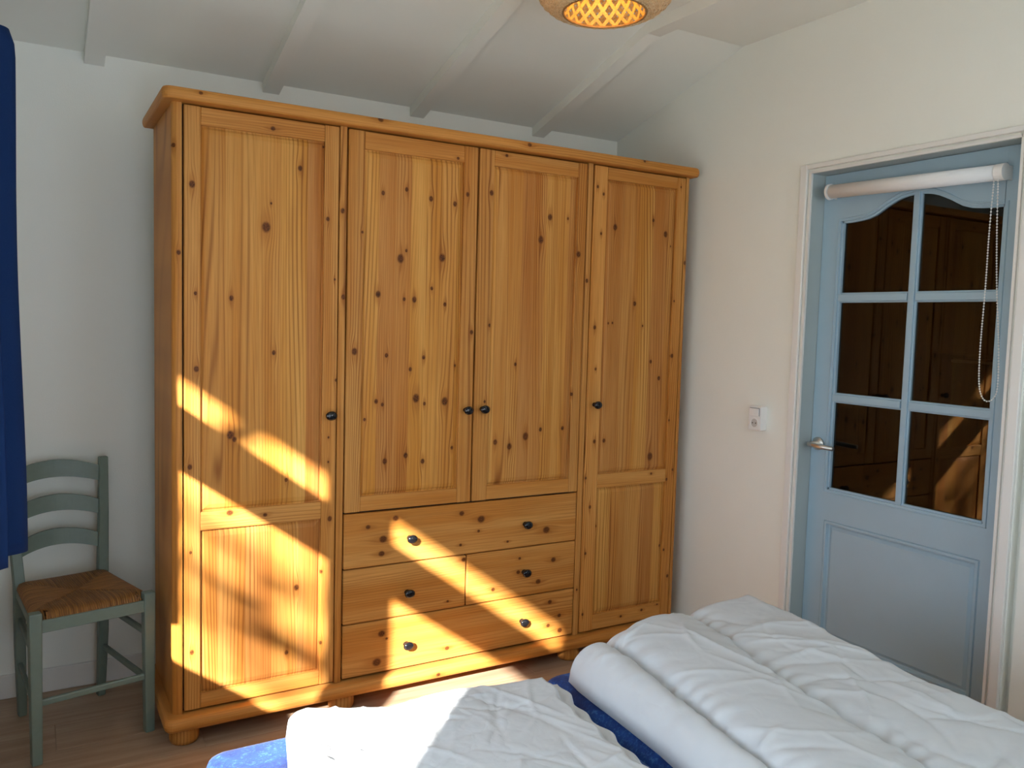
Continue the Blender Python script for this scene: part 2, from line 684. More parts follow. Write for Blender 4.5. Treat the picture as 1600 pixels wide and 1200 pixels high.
near_opening('window_fill', WX0, WX1, WZ0, WZ1, .06, 'unseen window added behind the viewpoint for fill light')
near_opening('door_fill', DXA, DXE, .02, DZT, .08, 'unseen glazed door added behind the viewpoint for daylight')

# left wall with the sunny window
bm = bmesh.new()
LY0, LY1, LZ0, LZ1 = -2.35, -.51, .65, 1.74
box(bm, XL - .1, XL, YN, LY0, -.06, ZFLAT + .02)
box(bm, XL - .1, XL, LY1, YB, -.06, ZFLAT + .02)
box(bm, XL - .1, XL, LY0, LY1, -.06, LZ0)
box(bm, XL - .1, XL, LY0, LY1, LZ1, ZFLAT + .02)
tag(obj('wall_left', bm, M_WALL), kind='structure')
w1 = tag(empty('window_1', (XL, -1.4, LZ0)), kind='structure', label='left window with transom that lets the sun in')
FX0, FX1 = XL - .04, XL
bm = bmesh.new()
box(bm, FX0, FX1, LY0, -2.293, LZ0, LZ1)
box(bm, FX0, FX1, -.555, LY1, LZ0, LZ1)
box(bm, FX0, FX1, -2.293, -.555, LZ0, .70)
box(bm, FX0, FX1, -2.293, -.555, 1.679, LZ1)
box(bm, FX0, FX1, -2.293, -.555, 1.369, 1.555)
box(bm, FX0, FX1, -1.43, -1.198, .70, 1.369)
box(bm, FX0, FX1, -1.43, -1.198, 1.555, 1.679)
winpart('window_frame', bm, M_TRIM, w1)
for (a, b) in ((-2.293, -1.43), (-1.198, -.555)):
    for (c, d) in ((.70, 1.369), (1.555, 1.679)):
        winpart('pane', B(XL - .022, XL - .018, a, b, c, d), M_WINPANE, w1)
portal('portal_left', (XL - .11, (LY0 + LY1) / 2, (LZ0 + LZ1) / 2), (1, 0, 0), LZ1 - LZ0, LY1 - LY0)

# right wall around the door
DY0, DY1, DZ = -1.385, -.600, 2.03      # door opening
bm = bmesh.new()
box(bm, XR, XR + .12, DY1, YB, -.06, ZFLAT + .02)
box(bm, XR, XR + .12, DY0, DY1, DZ, ZFLAT + .02)
box(bm, XR, XR + .12, -1.436, DY0, -.06, ZFLAT + .02)
box(bm, XR + .03, XR + .12, -1.460, -1.436, -.06, ZFLAT + .02)
box(bm, XR, XR + .12, YN, -1.460, -.06, ZFLAT + .02)
tag(obj('wall_right', bm, M_WALL), kind='structure')
# casing and lining
bm = bmesh.new()
cz = 2.062
box(bm, XR - .014, XR, DY1 + .016, -.553, 0, cz, .002, 1)
box(bm, XR - .014, XR, -1.432, DY0 - .016, 0, cz, .002, 1)
box(bm, XR - .014, XR, DY0 - .016, DY1 + .016, DZ + .014, cz, .002, 1)
box(bm, XR - .008, XR + .001, DY1 - .003, DY1 + .006, 0, DZ + .006)
box(bm, XR - .008, XR + .001, DY0 - .006, DY0 + .003, 0, DZ + .006)
box(bm, XR - .008, XR + .001, DY0, DY1, DZ - .003, DZ + .006)
tag(obj('trim_1', bm, M_TRIM), kind='structure', label='white door casing around the blue door')
bm = bmesh.new()
lin = plain('grey_blue_lining', srgb(172, 182, 182), .45, 0, .02, 12)
box(bm, XR + .001, XR + .112, DY1 - .004, DY1 - .0, 0, DZ)
box(bm, XR + .001, XR + .112, DY0, DY0 + .004, 0, DZ)
box(bm, XR + .001, XR + .112, DY0, DY1, DZ - .004, DZ)
tag(obj('trim_2', bm, lin), kind='structure', label='grey blue jamb lining in the door opening')
# skirting on the back wall and the right wall
tag(obj('baseboard_back', B(XL, XR, YB - .012, YB, 0, .088, .002, 1), M_TRIM), kind='structure')
tag(obj('baseboard_right', B(XR - .012, XR, -.553, YB - .012, 0, .088, .002, 1), M_TRIM), kind='structure')

# ---- the blue glazed door
DX = 2.251
DXB = DX + .036
bm = bmesh.new()
YA, YBr = DY1 - .006, DY0 + .006
GL, GR = -.688, -1.302         # glazed area (left, right seen from the room)
GZ0, GZ1 = .812, 1.845
box(bm, DX, DXB, GL, YA, .012, DZ - .006)
box(bm, DX, DXB, YBr, GR, .012, DZ - .006)
box(bm, DX, DXB, GR, GL, .692, GZ0)
box(bm, DX, DXB, GR, GL, .012, .22)
arch = [(-.688, 1.845), (-.730, 1.845), (-.77, 1.848), (-.80, 1.852), (-.828, 1.861), (-.850, 1.873), (-.872, 1.886), (-.895, 1.897),
        (-.915, 1.906), (-.937, 1.913), (-.957, 1.917), (-.976, 1.919), (-.994, 1.920)]
arch += [(2 * -.994 - a, z) for a, z in arch[-2::-1]]
prism(bm, [(GL, DZ - .006)] + arch + [(GR, DZ - .006)], 0, DX, DXB)
door = tag(obj('door_1', bm, M_BLUE), kind='structure', label='light blue door with six panes and an arched top')
# glazing bars
def moulded_bar(bm, horizontal, c, a, b, w):
    for (hw, x0) in ((w / 2, DX + .010), (w / 2 - .006, DX + .003)):
        if horizontal:
            box(bm, x0, DXB - .004, a, b, c - hw, c + hw, .0015, 1)
        else:
            box(bm, x0, DXB - .004, c - hw, c + hw, a, b, .0015, 1)
bm = bmesh.new()
moulded_bar(bm, False, -.994, GZ0, 1.922, .034)
obj('glazing_bar', bm, M_BLUE, door)
for zc in (1.555, 1.171):
    bm = bmesh.new()
    moulded_bar(bm, True, zc, GR, -1.011, .038)
    obj('glazing_bar', bm, M_BLUE, door)
    bm = bmesh.new()
    moulded_bar(bm, True, zc, -.977, GL, .038)
    obj('glazing_bar', bm, M_BLUE, door)
# thin bead around the glass
bm = bmesh.new()
bw = .008
box(bm, DX + .008, DX + .02, GL - bw, GL, GZ0, GZ1 + .001)
box(bm, DX + .008, DX + .02, GR, GR + bw, GZ0, GZ1 + .001)
box(bm, DX + .008, DX + .02, GR, GL, GZ0, GZ0 + bw)
prism(bm, arch + [(a, z - bw) for a, z in arch[::-1]], 0, DX + .008, DX + .02)
obj('glazing_bead', bm, M_BLUE, door)
# raised outline strip on the door face along the glazing
bm = bmesh.new()
def strip(pts, closed=False):
    tube(bm, pts, .0035, 6, closed=closed)
ol = [(DX, GL + .010, GZ0 - .010), (DX, GL + .010, GZ1 + .008)] + [(DX, a, z + .009) for a, z in arch[2:-2]] + \
     [(DX, GR - .010, GZ1 + .008), (DX, GR - .010, GZ0 - .010)]
strip(ol, True)
obj('glazing_moulding', bm, M_BLUE, door, True)
# panes
def pane(pts):
    bm_ = bmesh.new()
    prism(bm_, pts, 0, DX + .018, DX + .022)
    obj('pane', bm_, M_PANE, door)
rows_ = ((GZ0, 1.160), (1.182, 1.545))
for z0, z1 in rows_:
    pane([(GL, z0), (GL, z1), (-.984, z1), (-.984, z0)])
    pane([(-1.004, z0), (-1.004, z1), (GR, z1), (GR, z0)])
la = [p for p in arch if p[0] > -.984]
ra = [p for p in arch if p[0] < -1.004]
pane([(GL, 1.565)] + la + [(-.984, 1.919), (-.984, 1.565)])
pane([(-1.004, 1.565), (-1.004, 1.919)] + ra + [(GR, 1.565)])
# lower panel, recessed with a stepped moulding
bm = bmesh.new()
py0, py1, pz0, pz1 = GR, GL, .22, .692
def ring_(ins, x):
    return [bm.verts.new((x, a, b)) for a, b in ((py0 + ins, pz0 + ins), (py1 - ins, pz0 + ins), (py1 - ins, pz1 - ins), (py0 + ins, pz1 - ins))]
rgs = [ring_(0, DX + .004), ring_(.004, DX - .004), ring_(.012, DX - .004), ring_(.016, DX + .008), ring_(.022, DX + .010), ring_(.034, DX + .004)]
for a, b in zip(rgs, rgs[1:]):
    for k in range(4):
        bm.faces.new((a[k], a[(k + 1) % 4], b[(k + 1) % 4], b[k]))
bm.faces.new(rgs[-1])
rb = [bm.verts.new((DX + .03, v.co.y, v.co.z)) for v in rgs[0]]
for k in range(4):
    bm.faces.new((rgs[0][k], rgs[0][(k + 1) % 4], rb[(k + 1) % 4], rb[k]))
bm.faces.new(rb)
obj('lower_panel', bm, M_BLUE, door)
# handle
hc = (DX, -.640, .985)
bm = bmesh.new()
lathe(bm, [(.0, .0005), (.026, .0005), (.026, .006), (.022, .009), (.010, .010), (.010, .040)], hc, 'x', 24)
tube(bm, [(DX - .040, hc[1] + .012, hc[2]), (DX - .050, hc[1] + .004, hc[2] - .001), (DX - .052, hc[1] - .03, hc[2] - .002), (DX - .052, hc[1] - .108, hc[2] - .004)],
     [.008, .0095, .0095, .009], 12)
obj('handle', bm, M_STEEL, door, True)

# hall behind the door
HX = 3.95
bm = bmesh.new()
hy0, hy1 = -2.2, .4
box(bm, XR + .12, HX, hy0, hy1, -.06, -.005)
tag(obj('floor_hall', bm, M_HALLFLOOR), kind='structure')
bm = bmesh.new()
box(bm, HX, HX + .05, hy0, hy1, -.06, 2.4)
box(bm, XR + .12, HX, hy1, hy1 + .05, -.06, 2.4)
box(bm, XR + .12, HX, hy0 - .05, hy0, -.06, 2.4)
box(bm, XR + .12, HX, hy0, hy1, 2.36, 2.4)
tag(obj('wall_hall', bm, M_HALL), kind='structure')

# ================================================================== WARDROBE
KN = [(0.28, 2.042, 0.9), (0.372, 1.924, 1), (0.027, 1.834, 1.3), (0.469, 1.763, 0.9), (0.276, 1.798, 0.5), (0.26, 1.718, 1.9), (0.037, 1.49, 0.7), (0.149, 1.479, 1), (0.453, 2.006, 0.5), (0.496, 1.557, 0.5), (-0.013, 1.617, 0.9), (-0.027, 1.95, 0.8), (0.046, 2.11, 0.7), (0.64, 2.116, 1.2), (0.288, 1.301, 0.9), (0.04, 1.247, 1.1), (0.505, 1.206, 0.7), (0.333, 0.863, 0.8), (0.02, 0.928, 1), (0.147, 1.027, 1.5), (0.16, 1.012, 1), (0.488, 0.713, 1.1), (0.146, 0.766, 1.2), (0.262, 0.748, 0.8), (0.48, 1.004, 0.5), (0.48, 0.917, 0.5), (0.459, 0.525, 0.8), (0.372, 0.479, 1.2), (0.46, 0.266, 0.8), (0.339, 0.251, 0.9), (0.026, 0.309, 0.9), (0.022, 0.645, 0.6), (0.67, 1.872, 0.9), (0.76, 1.894, 0.9), (0.857, 1.87, 1.1), (1.006, 1.901, 1), (0.955, 1.861, 1.1), (0.594, 1.728, 0.6), (0.763, 1.675, 0.7), (0.741, 1.645, 1.7), (0.907, 1.658, 1.7), (0.657, 1.513, 1.3), (0.758, 1.499, 0.8), (0.798, 1.499, 1.2), (0.867, 1.543, 0.8), (0.922, 1.486, 0.9), (0.963, 2.029, 0.7), (0.522, 1.796, 1), (0.528, 1.498, 1), (1.246, 2.108, 1), (0.571, 1.307, 1.4), (0.693, 1.294, 0.9), (0.84, 1.287, 0.9), (0.787, 1.243, 0.9), (0.97, 1.256, 0.7), (1.036, 1.384, 1), (0.812, 1.135, 1.8), (0.93, 1.121, 1.7), (0.68, 1.115, 0.8), (0.847, 1.114, 0.8), (0.656, 1.127, 1), (0.693, 0.906, 1.2), (0.775, 0.923, 1.2), (0.844, 0.897, 1.1), (0.965, 0.942, 0.8), (0.614, 1.062, 0.7), (1.171, 2.065, 0.8), (1.108, 1.917, 1.2), (1.378, 1.849, 1.4), (1.338, 1.757, 1.7), (1.52, 1.711, 1.4), (1.567, 1.606, 1), (1.464, 1.851, 0.7), (1.114, 1.412, 0.8), (1.236, 1.261, 0.8), (1.154, 0.954, 1.2), (1.219, 0.934, 1.4), (1.293, 0.971, 1.7), (1.363, 0.996, 1), (1.47, 0.997, 1), (1.509, 1.137, 0.8), (1.101, 1.116, 0.7), (1.605, 1.993, 0.8), (1.636, 1.966, 0.8), (1.63, 1.804, 0.7), (1.703, 1.836, 1.4), (1.907, 1.882, 0.8), (1.978, 1.828, 1.5), (2.009, 1.778, 0.5), (1.822, 1.521, 1.1), (1.614, 1.415, 1), (1.685, 1.434, 0.6), (1.707, 1.436, 0.6), (1.87, 1.427, 0.6), (2.041, 1.298, 1.1), (1.923, 1.272, 0.9), (1.973, 1.199, 1.1), (1.626, 1.241, 0.7), (2.04, 1.54, 0.6), (2.095, 1.711, 1), (1.811, 2.115, 0.8), (2.053, 2.038, 0.6), (1.633, 0.934, 1), (1.685, 0.935, 1), (1.94, 0.852, 2), (2.04, 1.01, 0.6), (1.95, 0.775, 0.7), (2.04, 0.743, 0.8), (1.595, 0.78, 0.7), (1.622, 0.654, 0.9), (1.659, 0.566, 0.9), (1.607, 0.455, 0.7), (1.57, 0.302, 0.6), (1.603, 0.19, 0.7), (1.81, 0.149, 0.7), (1.926, 0.16, 0.8), (2.015, 0.172, 0.5), (2.017, 0.442, 0.7), (2.04, 0.421, 0.7), (2.068, 0.297, 0.9), (2.072, 0.785, 0.7), (0.632, 0.668, 1), (0.691, 0.617, 1.7), (0.686, 0.563, 1.3), (0.739, 0.691, 1.3), (1.013, 0.683, 1.2), (1.099, 0.652, 1.7), (1.089, 0.606, 0.7), (1.011, 0.559, 0.7), (1.405, 0.578, 1.8), (1.222, 0.549, 0.6), (1.026, 0.499, 1), (0.961, 0.343, 0.6), (0.678, 0.312, 0.7), (1.281, 0.473, 0.7), (1.445, 0.448, 1.3), (1.276, 0.417, 1), (1.373, 0.365, 1.3), (1.161, 0.361, 1), (0.691, 0.26, 1.5), (0.712, 0.238, 0.6), (0.674, 0.154, 1.9), (0.963, 0.156, 1), (1.434, 0.27, 1.1), (1.483, 0.205, 1), (1.429, 0.17, 1), (1.488, 0.14, 1.3), (0.908, 0.077, 1)]


def kin(x0, x1, z0, z1, pad=.006):
    return [k for k in KN if x0 - pad <= k[0] <= x1 + pad and z0 - pad <= k[1] <= z1 + pad]


WR = empty('wardrobe', (0, 0, 0))
tag(WR, 'large lacquered pine wardrobe with four panelled doors and four drawers', 'wardrobe')
WD = .458
# carcass
side_m = pine('pine_side', 3, tone=.12)  # raised tone paints extra light into the shaded side panel
post_m = pine('pine_post_left', 4, knots=kin(-.035, -.004, .1, 2.09), tone=.0)
bm = bmesh.new()
box(bm, -.030, -.006, .034, WD, .104, 2.086)
obj('side_panel', bm, side_m, WR)
# rounded front corner post, left
def corner_post(x0, x1, left):
    bm = bmesh.new()
    r = .022
    pts = []
    for k in range(7):
        a = math.pi / 2 * k / 6
        if left:
            pts.append((x0 + r - r * math.cos(a), .002 + r - r * math.sin(a)))
        else:
            pts.append((x1 - r + r * math.sin(a), .002 + r - r * math.cos(a)))
    if left:
        pts = [(x0, .036)] + pts + [(x1, .002), (x1, .036)]
    else:
        pts = [(x0, .036), (x0, .002)] + pts + [(x1, .036)]
    prism(bm, pts, 2, .104, 2.086)
    return bm
obj('corner_post', corner_post(-.033, -.003, True), post_m, WR)
obj('corner_post', corner_post(2.0845, 2.113, False), pine('pine_post_right', 5, knots=kin(2.083, 2.115, .1, 2.09)), WR)
obj('side_panel', B(2.088, 2.110, .034, WD, .104, 2.086), pine('pine_side_right', 6, board=.11), WR)
obj('divider', B(.5115, .5365, .002, WD - .01, .104, 2.086, .002, 1), pine('pine_divider', 7, knots=kin(.511, .537, .1, 2.09)), WR)
obj('divider', B(1.5565, 1.5835, .002, WD - .01, .104, 2.086, .002, 1), pine('pine_divider_right', 8, knots=kin(1.556, 1.584, .1, 2.09)), WR)
obj('back_panel', B(-.006, 2.088, WD - .010, WD, .104, 2.086), M_DARK, WR)
obj('shelf', B(.5365, 1.5565, .03, WD - .01, .716, .732), M_DARK, WR)
obj('gap_shade_sheet', B(-.006, 2.088, .0285, .0335, .106, 2.084), M_DARK, WR)  # dark sheet added so the gaps between doors read as shade


# cornice and base with rounded edges
def slab(x0, x1, y0, y1, z0, z1, rad, mat, name, rc=.03):
    """bull-nosed board with rounded front corners"""
    bm = bmesh.new()
    h = z1 - z0
    n = 8
    def outline(ins):
        pts = [(x0 + ins, y1)]
        r = max(rc - ins, .004)
        for k in range(7):
            a = math.pi / 2 * k / 6
            pts.append((x0 + ins + r - r * math.cos(a), y0 + ins + r - r * math.sin(a)))
        for k in range(7):
            a = math.pi / 2 * k / 6
            pts.append((x1 - ins - r + r * math.sin(a), y0 + ins + r - r * math.cos(a)))
        pts.append((x1 - ins, y1))
        return pts
    rings = []
    for k in range(n + 1):
        a = -math.pi / 2 + math.pi * k / n
        ins = rad * (1 - math.cos(a))
        z = z0 + h / 2 + h / 2 * math.sin(a)
        rings.append([bm.verts.new((p[0], p[1], z)) for p in outline(ins)])
    m_ = len(rings[0])
    for a, b in zip(rings, rings[1:]):
        for k in range(m_):
            bm.faces.new((a[k], a[(k + 1) % m_], b[(k + 1) % m_], b[k]))
    bm.faces.new(rings[0])
    bm.faces.new(rings[-1])
    o = obj(name, bm, mat, WR)
    return o
slab(-.066, 2.132, -.044, WD + .01, 2.084, 2.121, .009, pine('pine_cornice', 11, True, kin(-.1, 2.2, 2.09, 2.13), rings=1.0, tone=.06), 'cornice')
slab(-.064, 2.134, -.042, WD + .01, .058, .104, .018, pine('pine_base', 12, True, kin(-.1, 2.2, .05, .104), tone=.04), 'base_board')
foot_m = pine('pine_foot', 13, tone=-.05)
for fx in (.006, .548, 1.555, 2.075):
    for fy in (.030, .40):
        bm = bmesh.new()
        lathe(bm, [(.030, 0), (.043, .003), (.047, .014), (.048, .030), (.046, .048), (.042, .058)], (fx, fy, 0), 'z', 24)
        obj('foot', bm, foot_m, WR, True)


def knob_bm(x, z):
    bm = bmesh.new()
    lathe(bm, [(.009, -.001), (.009, .004), (.0062, .008), (.0062, .016), (.0105, .0185), (.0145, .0225), (.0155, .027), (.0135, .0315), (.008, .0345), (.0, .0352)],
          (x, 0, z), 'y', 20, 0, 1.34, 1.06)
    return bm


def fielded(x0, x1, z0, z1, bev=.022):
    """raised and fielded panel"""
    bm = bmesh.new()
    def ring_(ins, y):
        return [bm.verts.new((a, y, b)) for a, b in ((x0 + ins, z0 + ins), (x1 - ins, z0 + ins), (x1 - ins, z1 - ins), (x0 + ins, z1 - ins))]
    rg = [ring_(-.002, .022), ring_(-.002, .0105), ring_(.004, .0105), ring_(bev * .5, .0055), ring_(bev, .0028), ring_(bev + .002, .0024)]
    for a, b in zip(rg, rg[1:]):
        for k in range(4):
            bm.faces.new((a[k], a[(k + 1) % 4], b[(k + 1) % 4], b[k]))
    bm.faces.new(rg[0])
    bm.faces.new(rg[-1])
    return bm


SEED = [20]


def make_door(x0, x1, z0, z1, sl, sr, rails, panels, kx, kz, label, tl=0.0, tr=0.0, tp=0.0, boards=.085):
    """x0..x1 outer; sl/sr = inner edges of the stiles; rails and panels = lists of (z0, z1)"""
    SEED[0] += 5
    s = SEED[0]
    bm = bmesh.new()
    box(bm, x0, sl, 0, .022, z0, z1, .003, 2, 0)
    box(bm, sr, x1, 0, .022, z0, z1, .003, 2, 1)
    for i, (a, b) in enumerate(rails):
        box(bm, sl, sr, .0006, .0215, a, b, .0028, 2, 2)
    o = obj('door', bm, [pine('pine_stile', s, knots=kin(x0, sl, z0, z1, .003), tone=tl),
                         pine('pine_stile', s + 1, knots=kin(sr, x1, z0, z1, .003), tone=tr),
                         pine('pine_rail', s + 2, True, [k for a, b in rails for k in kin(sl, sr, a, b, 0)], tone=.02)], WR)
    tag(o, label)
    for i, (a, b) in enumerate(panels):
        obj('panel', fielded(sl, sr, a, b), pine('pine_panel', s + 3 + i * .7, knots=kin(sl, sr, a, b, -.002), board=boards, tone=tp), o)
    obj('knob', knob_bm(kx, kz), M_BLACK, o, True)
    return o


make_door(.0025, .5075, .112, 2.0795, .053, .456, [(2.022, 2.0785), (.714, .776), (.113, .163)], [(.776, 2.022), (.163, .714)],
          .482, 1.083, 'tall left door with two panels', 0, .03, .0, .09)
make_door(.5415, 1.0485, .7265, 2.0795, .600, .990, [(2.017, 2.0785), (.7275, .783)], [(.783, 2.017)], 1.020, 1.086, 'second door from the left, knottiest panel', -.03, -.02, .03, .062)
make_door(1.0555, 1.5525, .7265, 2.0795, 1.119, 1.508, [(2.020, 2.0785), (.7275, .784)], [(.784, 2.020)], 1.091, 1.088, 'third door from the left', -.03, -.02, .0, .055)
make_door(1.5885, 2.0805, .112, 2.0795, 1.656, 2.033, [(2.028, 2.0785), (.732, .791), (.113, .180)], [(.791, 2.028), (.180, .732)],
          1.627, 1.091, 'tall right door with a pale left stile', .16, .0, -.03, .08)


def drawer(x0, x1, z0, z1, knobs, label):
    SEED[0] += 3
    o = obj('drawer', B(x0, x1, 0, .022, z0, z1, .0045, 3), pine('pine_drawer', SEED[0], True, kin(x0, x1, z0, z1, 0), tone=.02, board=.0), WR)
    tag(o, label)
    for kx, kz in knobs:
        obj('knob', knob_bm(kx, kz), M_BLACK, o, True)


drawer(.5415, 1.5525, .5195, .7205, ((.797, .611), (1.302, .613)), 'wide top drawer with two knobs')
drawer(.5415, 1.0365, .3145, .5155, ((.791, .404),), 'left of the two half-width middle drawers')
drawer(1.0415, 1.5525, .3145, .5155, ((1.303, .415),), 'right of the two half-width middle drawers')
drawer(.5415, 1.5525, .1135, .3105, ((.790, .204), (1.299, .211)), 'wide bottom drawer with two knobs')

# ================================================================== CHAIR
fl_, fr_ = Vector((-.438, .076, 0)), Vector((-.073, .155, 0))
ux = (fr_ - fl_).normalized()
uy = Vector((-ux.y, ux.x, 0))           # towards the back
ang = math.atan2(ux.y, ux.x)
CH = empty('ladder_back_chair', (fl_ + fr_) / 2 + uy * .19, ang)
tag(CH, 'sage green ladder-back chair with a brown rush seat beside the wardrobe', 'chair')
hw = (fr_ - fl_).length / 2 - .016      # half spacing of front leg centres
# local frame: x right, y back, origin at seat middle on the floor
X_, Y_ = (1, 0, 0), (0, 1, 0)
yf, yr = -.19, .185
rw = hw - .036                           # half spacing of rear legs
SEAT = .468
for s in (-1, 1):
    bm = bmesh.new()
    bar4(bm, (s * hw, yf, 0), (s * hw, yf, SEAT + .018), .030, .032, .037, .037, X_, Y_, .004)
    obj('leg', bm, M_CHAIR, CH)
for s in (-1, 1):
    bm = bmesh.new()
    # rear post: leg raked slightly back, back leaning
    pts = [(s * (rw - .006), yr + .012, 0), (s * rw, yr, .25), (s * rw, yr, .47), (s * (rw + .012), yr + .028, .70), (s * (rw + .022), yr + .058, .888)]
    dims = [(.026, .028), (.032, .034), (.034, .036), (.032, .030), (.030, .024)]
    prev = None
    for p, (w, d) in zip(pts, dims):
        rg = [bm.verts.new((p[0] + a * w / 2, p[1] + b * d / 2, p[2])) for a, b in ((-1, -1), (1, -1), (1, 1), (-1, 1))]
        if prev:
            for k in range(4):
                bm.faces.new((prev[k], prev[(k + 1) % 4], rg[(k + 1) % 4], rg[k]))
        else:
            bm.faces.new(rg)
        prev = rg
    bm.faces.new(prev)
    bmesh.ops.bevel(bm, geom=[e for e in bm.edges], offset=.003, segments=1, affect='EDGES')
    obj('back_post', bm, M_CHAIR, CH)


def slat(z0, h):
    """bowed ladder slat"""
    bm = bmesh.new()
    n = 16
    prev = None
    t_ = (z0 + h / 2 - .47) / .418
    xe = rw + .022 * t_ - .006
    ye = yr + .058 * t_ * (.5 + .5 * t_) + .002
    for k in range(n + 1):
        s = -1 + 2 * k / n
        yy = ye + .034 * (1 - s * s)
        arc = .030 * (1 - s * s)
        zt, zb = z0 + h - .008 + arc, z0 - .008 + arc * .85
        rg = [bm.verts.new((s * xe, yy - .006, zb)), bm.verts.new((s * xe, yy + .006, zb)),
              bm.verts.new((s * xe, yy + .006 + .006, zt)), bm.verts.new((s * xe, yy - .006 + .006, zt))]
        if prev:
            for q in range(4):
                bm.faces.new((prev[q], prev[(q + 1) % 4], rg[(q + 1) % 4], rg[q]))
        else:
            bm.faces.new(rg)
        prev = rg
    bm.faces.new(prev)
    obj('back_slat', bm, M_CHAIR, CH, False)


slat(.806, .056)
slat(.687, .053)
slat(.567, .052)
# seat rails under the rush
bm = bmesh.new()
bar4(bm, (-hw, yf, .440), (hw, yf, .440), .040, .022, .040, .022, (0, 0, 1), Y_, .003)
obj('seat_rail', bm, M_CHAIR, CH)
for s in (-1, 1):
    bm = bmesh.new()
    bar4(bm, (s * hw, yf, .445), (s * rw, yr, .445), .022, .030, .022, .030, X_, (0, 0, 1), .003)
    obj('seat_rail', bm, M_CHAIR, CH)
bm = bmesh.new()
bar4(bm, (-rw, yr, .445), (rw, yr, .445), .030, .022, .030, .022, (0, 0, 1), Y_, .003)
obj('seat_rail', bm, M_CHAIR, CH)
# stretchers
bm = bmesh.new()
bar4(bm, (-hw, yf, .195), (hw, yf, .195), .022, .014, .022, .014, (0, 0, 1), Y_, .005)
obj('stretcher', bm, M_CHAIR, CH)
for s in (-1, 1):
    for z in (.18, .34):
        bm = bmesh.new()
        bar4(bm, (s * hw, yf, z), (s * rw, yr, z + .01), .013, .022, .013, .022, X_, (0, 0, 1), .004)
        obj('stretcher', bm, M_CHAIR, CH)
bm = bmesh.new()
bar4(bm, (-rw, yr, .315), (rw, yr, .315), .024, .014, .024, .014, (0, 0, 1), Y_, .004)
obj('stretcher', bm, M_CHAIR, CH)
# rush seat: dished cushion of strands
bm = bmesh.new()
NX, NY = 40, 36
def seat_pt(i, j, top):
    u, v = -1 + 2 * i / NX, -1 + 2 * j / NY
    half = (hw + .008) + ((rw + .010) - (hw + .008)) * (v + 1) / 2
    yy = (yf + yr) / 2 + v * (.19 + .004 * (1 - u * u))
    # keep clear of the front legs' corners
    e = max(abs(u), abs(v))
    th = .030 * (1 - e ** 8) ** .5
    notch = 1.0
    if v < -.86 and abs(u) > .84:
        notch = 0.86
    dish = -.012 * (1 - u * u) * (1 - v * v) - .006 * (1 - u * u) * max(0, -v)
    seam = abs(abs(u) - abs(v))
    seam = -.003 * math.exp(-(seam / .04) ** 2)
    xx = u * half * (notch if abs(u) > .84 else 1)
    z = .462 + (th + dish + seam if top else -th * .85)
    return (xx, yy, z)
gt = [[bm.verts.new(seat_pt(i, j, True)) for j in range(NY + 1)] for i in range(NX + 1)]
gb = [[gt[i][j] if i in (0, NX) or j in (0, NY) else bm.verts.new(seat_pt(i, j, False)) for j in range(NY + 1)] for i in range(NX + 1)]
for i in range(NX):
    for j in range(NY):
        bm.faces.new((gt[i][j], gt[i + 1][j], gt[i + 1][j + 1], gt[i][j + 1]))
        try:
            bm.faces.new((gb[i][j], gb[i][j + 1], gb[i + 1][j + 1], gb[i + 1][j]))
        except ValueError:
            pass
o = obj('seat', bm, M_RUSH, CH, True)
tag(o, 'brown woven rush seat')

# ================================================================== BEDS
def bed_base(x0, x1, label):
    b = empty('bed_frame', ((x0 + x1) / 2, -2.0, 0))
    tag(b, label, 'bed', 'twin bed frames')
    def pt(name, bm):
        bmesh.ops.translate(bm, verts=bm.verts, vec=-b.location)
        return obj(name, bm, bed_m, b)
    for xa in (x0 + .02, x1 - .045):
        pt('side_rail', B(xa, xa + .025, -2.98, -1.06, .16, .285, .003, 1))
    pt('end_board', B(x0 + .02, x1 - .02, -1.08, -1.055, .16, .285, .003, 1))
    pt('end_board', B(x0 + .02, x1 - .02, -3.0, -2.975, .16, .285, .003, 1))
    for xa in (x0 + .03, x1 - .09):
        for ya in (-2.96, -1.14):
            pt('leg', B(xa, xa + .06, ya, ya + .06, 0, .16, .004, 1))
    for k in range(9):
        ya = -2.9 + k * .22
        pt('slat', B(x0 + .045, x1 - .045, ya, ya + .07, .268, .284, .002, 1))


bed_m = pine('pine_bed', 90, along='y')
MX = ((-.118, .735), (.745, 1.56))
bed_base(*MX[0], 'low pine bed frame under the left mattress, nearer the chair')
bed_base(*MX[1], 'low pine bed frame under the right mattress, nearer the blue door')
for (a, b), lab in zip(MX, ('blue sheeted mattress under the thin sunlit white duvet', 'blue sheeted mattress under the thick quilted duvet by the door')):
    bm = B(a, b, -3.0, -1.0, .285, .488, .045, 5)
    tag(obj('mattress', bm, M_VELOUR, None, True), lab, 'mattress', None)


class Wrinkles:
    def __init__(self, seed, n, x0, x1, y0, y1, amp, lmin, lmax, wid, angle=None, spread=1.0):
        r = random.Random(seed)
        self.c = []
        for _ in range(n):
            a = r.uniform(0, math.pi) if angle is None else r.gauss(angle, spread)
            self.c.append((r.uniform(x0, x1), r.uniform(y0, y1), math.cos(a), math.sin(a), r.uniform(lmin, lmax), r.uniform(.6, 1.4) * wid,
                           amp * r.uniform(.4, 1.) * (1 if r.random() < .6 else -1), r.uniform(-2, 2)))

    def __call__(self, x, y):
        h = 0
        for (cx, cy, ca, sa, L, w, am, bend) in self.c:
            dx, dy = x - cx, y - cy
            t = dx * ca + dy * sa
            if abs(t) > L * 1.6:
                continue
            d = -dx * sa + dy * ca + bend * t * t
            if abs(d) > w * 3:
                continue
            h += am * math.exp(-abs(d) / w * 1.3) * math.exp(-(t / L) ** 4)
        return h


